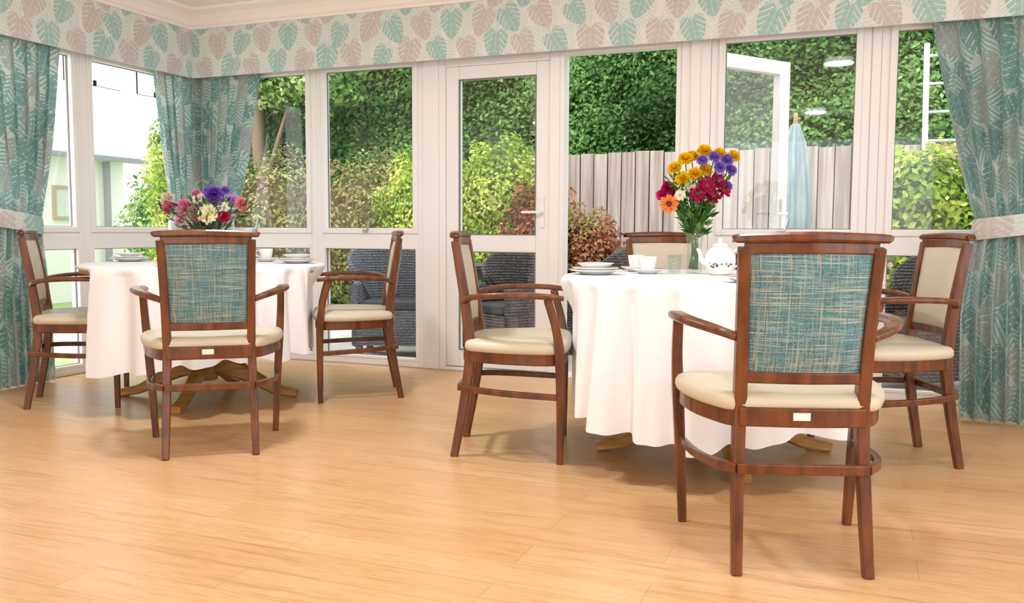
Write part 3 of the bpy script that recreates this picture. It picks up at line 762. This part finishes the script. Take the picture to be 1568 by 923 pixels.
mb=MB().box(-5.4,-1.2,-8.9,2.0,-.1,-.065); mb.obj('gravel_path',mat('gravel',(214,204,190),0.9,var=((184,172,160),(40,40,40))))
e=empty('garden_parasol',(4.38,2.0,-.06))
V=[];F=[];nt_=64; prof=[(.005,1.93),(.03,1.90),(.075,1.75),(.10,1.55),(.115,1.35),(.125,1.15),(.115,1.05)]
for r,z in prof:
    for k in range(nt_):
        a=2*pi*k/nt_; rr=r*(1+.22*math.sin(8*a+z*1.2)); V.append((rr*math.cos(a),rr*math.sin(a),z))
for i in range(len(prof)-1):
    for k in range(nt_): F.append((i*nt_+k,i*nt_+(k+1)%nt_,(i+1)*nt_+(k+1)%nt_,(i+1)*nt_+k))
M_par=mat('parasol_canvas',(146,162,163),0.8,var=((116,136,140),(20,20,3)))
add_obj('canopy',make_mesh('canopy',V,F,M_par,True),e)
lobj('pole',[(0,0),(.02,0),(.02,1.96),(.012,2.0),(0,2.0)],mat('pole_wood',(150,120,90),.6),e,16); lobj('base',[(0,0),(.22,0),(.22,.06),(.05,.09),(.04,.25),(0,.25)],mat('cast_base',(90,90,90),.7),e,24)
def wick_mat(name,c1,c2):
    m=bpy.data.materials.new(name); m.use_nodes=True; nt=m.node_tree; b=nt.nodes['Principled BSDF']; b.inputs['Roughness'].default_value=.55
    tc=nt.nodes.new('ShaderNodeTexCoord'); wv=nt.nodes.new('ShaderNodeTexWave'); wv.bands_direction='Z'; wv.inputs['Scale'].default_value=14; wv.inputs['Distortion'].default_value=1.5; wv.inputs['Detail'].default_value=2
    ck=nt.nodes.new('ShaderNodeTexNoise'); ck.inputs['Scale'].default_value=55
    mx=nt.nodes.new('ShaderNodeMix'); mx.data_type='RGBA'; mx.inputs[6].default_value=rgba(c2); mx.inputs[7].default_value=rgba(c1)
    mu=nt.nodes.new('ShaderNodeMath'); mu.operation='MULTIPLY'; mr=nt.nodes.new('ShaderNodeMapRange'); mr.inputs[1].default_value=.35; mr.inputs[2].default_value=.6
    nt.links.new(tc.outputs['Object'],wv.inputs[0]); nt.links.new(tc.outputs['Object'],ck.inputs[0]); nt.links.new(ck.outputs['Fac'],mr.inputs[0])
    nt.links.new(wv.outputs['Fac'],mu.inputs[0]); nt.links.new(mr.outputs[0],mu.inputs[1]); nt.links.new(mu.outputs[0],mx.inputs[0]); nt.links.new(mx.outputs[2],b.inputs['Base Color'])
    bp=nt.nodes.new('ShaderNodeBump'); bp.inputs['Distance'].default_value=.01; nt.links.new(mu.outputs[0],bp.inputs['Height']); nt.links.new(bp.outputs[0],b.inputs['Normal'])
    return m
M_wick=wick_mat('grey_wicker',(124,118,116),(60,56,58)); M_wick2=wick_mat('slate_wicker',(140,146,156),(78,84,94))
def wicker(x,y,rot,m):
    e=empty('wicker_armchair',(x,y,-.06),math.radians(rot))
    mb=MB()
    mb.add(*beam([(-.28,.26,.36),(-.29,-.05,.38),(-.26,-.24,.52),(0,-.30,.56),(.26,-.24,.52),(.29,-.05,.38),(.28,.26,.36)],.05,[.50,.52,.76,.84,.76,.52,.50],(0,0,1),8,ch=.5))
    mb.box(-.26,.26,-.24,.27,.12,.40); 
    for sx in (-.25,.25):
        for sy in (-.22,.23): mb.box(sx-.025,sx+.025,sy-.025,sy+.025,0,.15)
    mb.obj('weave_shell',m,e,bevel=.012)
    MB().box(-.24,.24,-.2,.26,.40,.47).obj('cushion',mat('patio_cushion',(60,62,68),.9),e,bevel=.02)
wicker(2.36,.85,150,M_wick); wicker(1.35,.80,-160,M_wick2); wicker(2.85,1.75,100,M_wick); wicker(1.05,1.75,-80,M_wick)
wicker(5.3,.75,120,M_wick)
def ptable(x,y):
    e=empty('patio_table',(x,y,-.06)); mb=MB().box(-.5,.5,-.35,.35,.70,.735); 
    for sx in (-.45,.45):
        for sy in (-.3,.3): mb.box(sx-.03,sx+.03,sy-.03,sy+.03,0,.70)
    mb.box(-.47,.47,-.32,.32,.62,.70)
    mb.obj('top_and_legs',M_wick,e,bevel=.006)
ptable(1.95,1.75); ptable(6.2,1.0)
M_hw=mat('white_render',(248,248,248),.8); M_dk=mat('window_dark',(178,188,196),.1); M_dk2=mat('annexe_glazing',(215,222,226),.2)
M_gut=mat('grey_gutter',(150,154,160),.5)
e=empty('neighbour_house')
MB().box(-14,-8,-10,9.0,-.1,6.5).obj('walls',M_hw,e)
mb=MB(); w_=MB()
for (y0,y1,z0,z1) in ((5.9,7.15,3.55,4.5),(7.55,8.4,3.55,4.5),(0,1.6,3.2,4.4)):
    w_.box(-8.0,-7.97,y0,y1,z0,z1); frame_boxes(mb,y0,y1,z0,z1,.09,7.95,8.02,'y'); mb.box(-8.02,-7.95,(y0+y1)/2-.04,(y0+y1)/2+.04,z0,z1)
w_.obj('window_panes',M_dk,e); mb.obj('window_frames',M_white,e)
e=empty('garden_annexe')
MB().box(-7.9,-5.8,-8,5.0,-.1,2.0).obj('walls',M_hw,e); MB().box(-7.9,-5.55,-8.2,5.2,2.0,2.12).obj('roof_edge',M_white,e)
mb=MB().box(-5.55,-5.47,-8.2,5.2,1.99,2.06); mb.box(-5.79,-5.72,3.30,3.37,-.1,2.0); mb.box(-5.79,-5.72,4.6,4.67,-.1,2.0); mb.obj('gutter_and_downpipes',M_gut,e)
mb=MB(); w_=MB()
for y0 in (-3,-1,1): w_.box(-5.8,-5.78,y0,y0+1.5,.7,1.8); frame_boxes(mb,y0,y0+1.5,.7,1.8,.07,5.76,5.82,'y')
w_.obj('window_panes',M_dk2,e); mb.obj('window_frames',M_white,e)
fr=MB(); frame_boxes(fr,3.68,4.08,1.12,1.60,.04,5.75,5.80,'y'); fr.obj('sign_frame',mat('sign_frame_wood',(190,170,140),.5),e)
MB().box(-5.79,-5.775,3.70,4.06,1.14,1.58).obj('framed_sign',mat('sign_print',(205,222,214),.5,var=((225,232,220),(6,6,6))),e)

# ------------------------------------------------------------------ light
wd=bpy.data.worlds.new('world'); scene.world=wd; wd.use_nodes=True
bg=wd.node_tree.nodes['Background']; bg.inputs[0].default_value=(0.96,0.98,1.0,1); bg.inputs[1].default_value=3.1
sd=bpy.data.lights.new('sun','SUN'); sd.energy=4.0; sd.angle=math.radians(25); so=bpy.data.objects.new('sun',sd); COL.objects.link(so)
so.rotation_euler=(math.radians(42),0,math.radians(-12))
scene.view_settings.view_transform='Standard'
scene.view_settings.look='None'
scene.view_settings.exposure=0.0
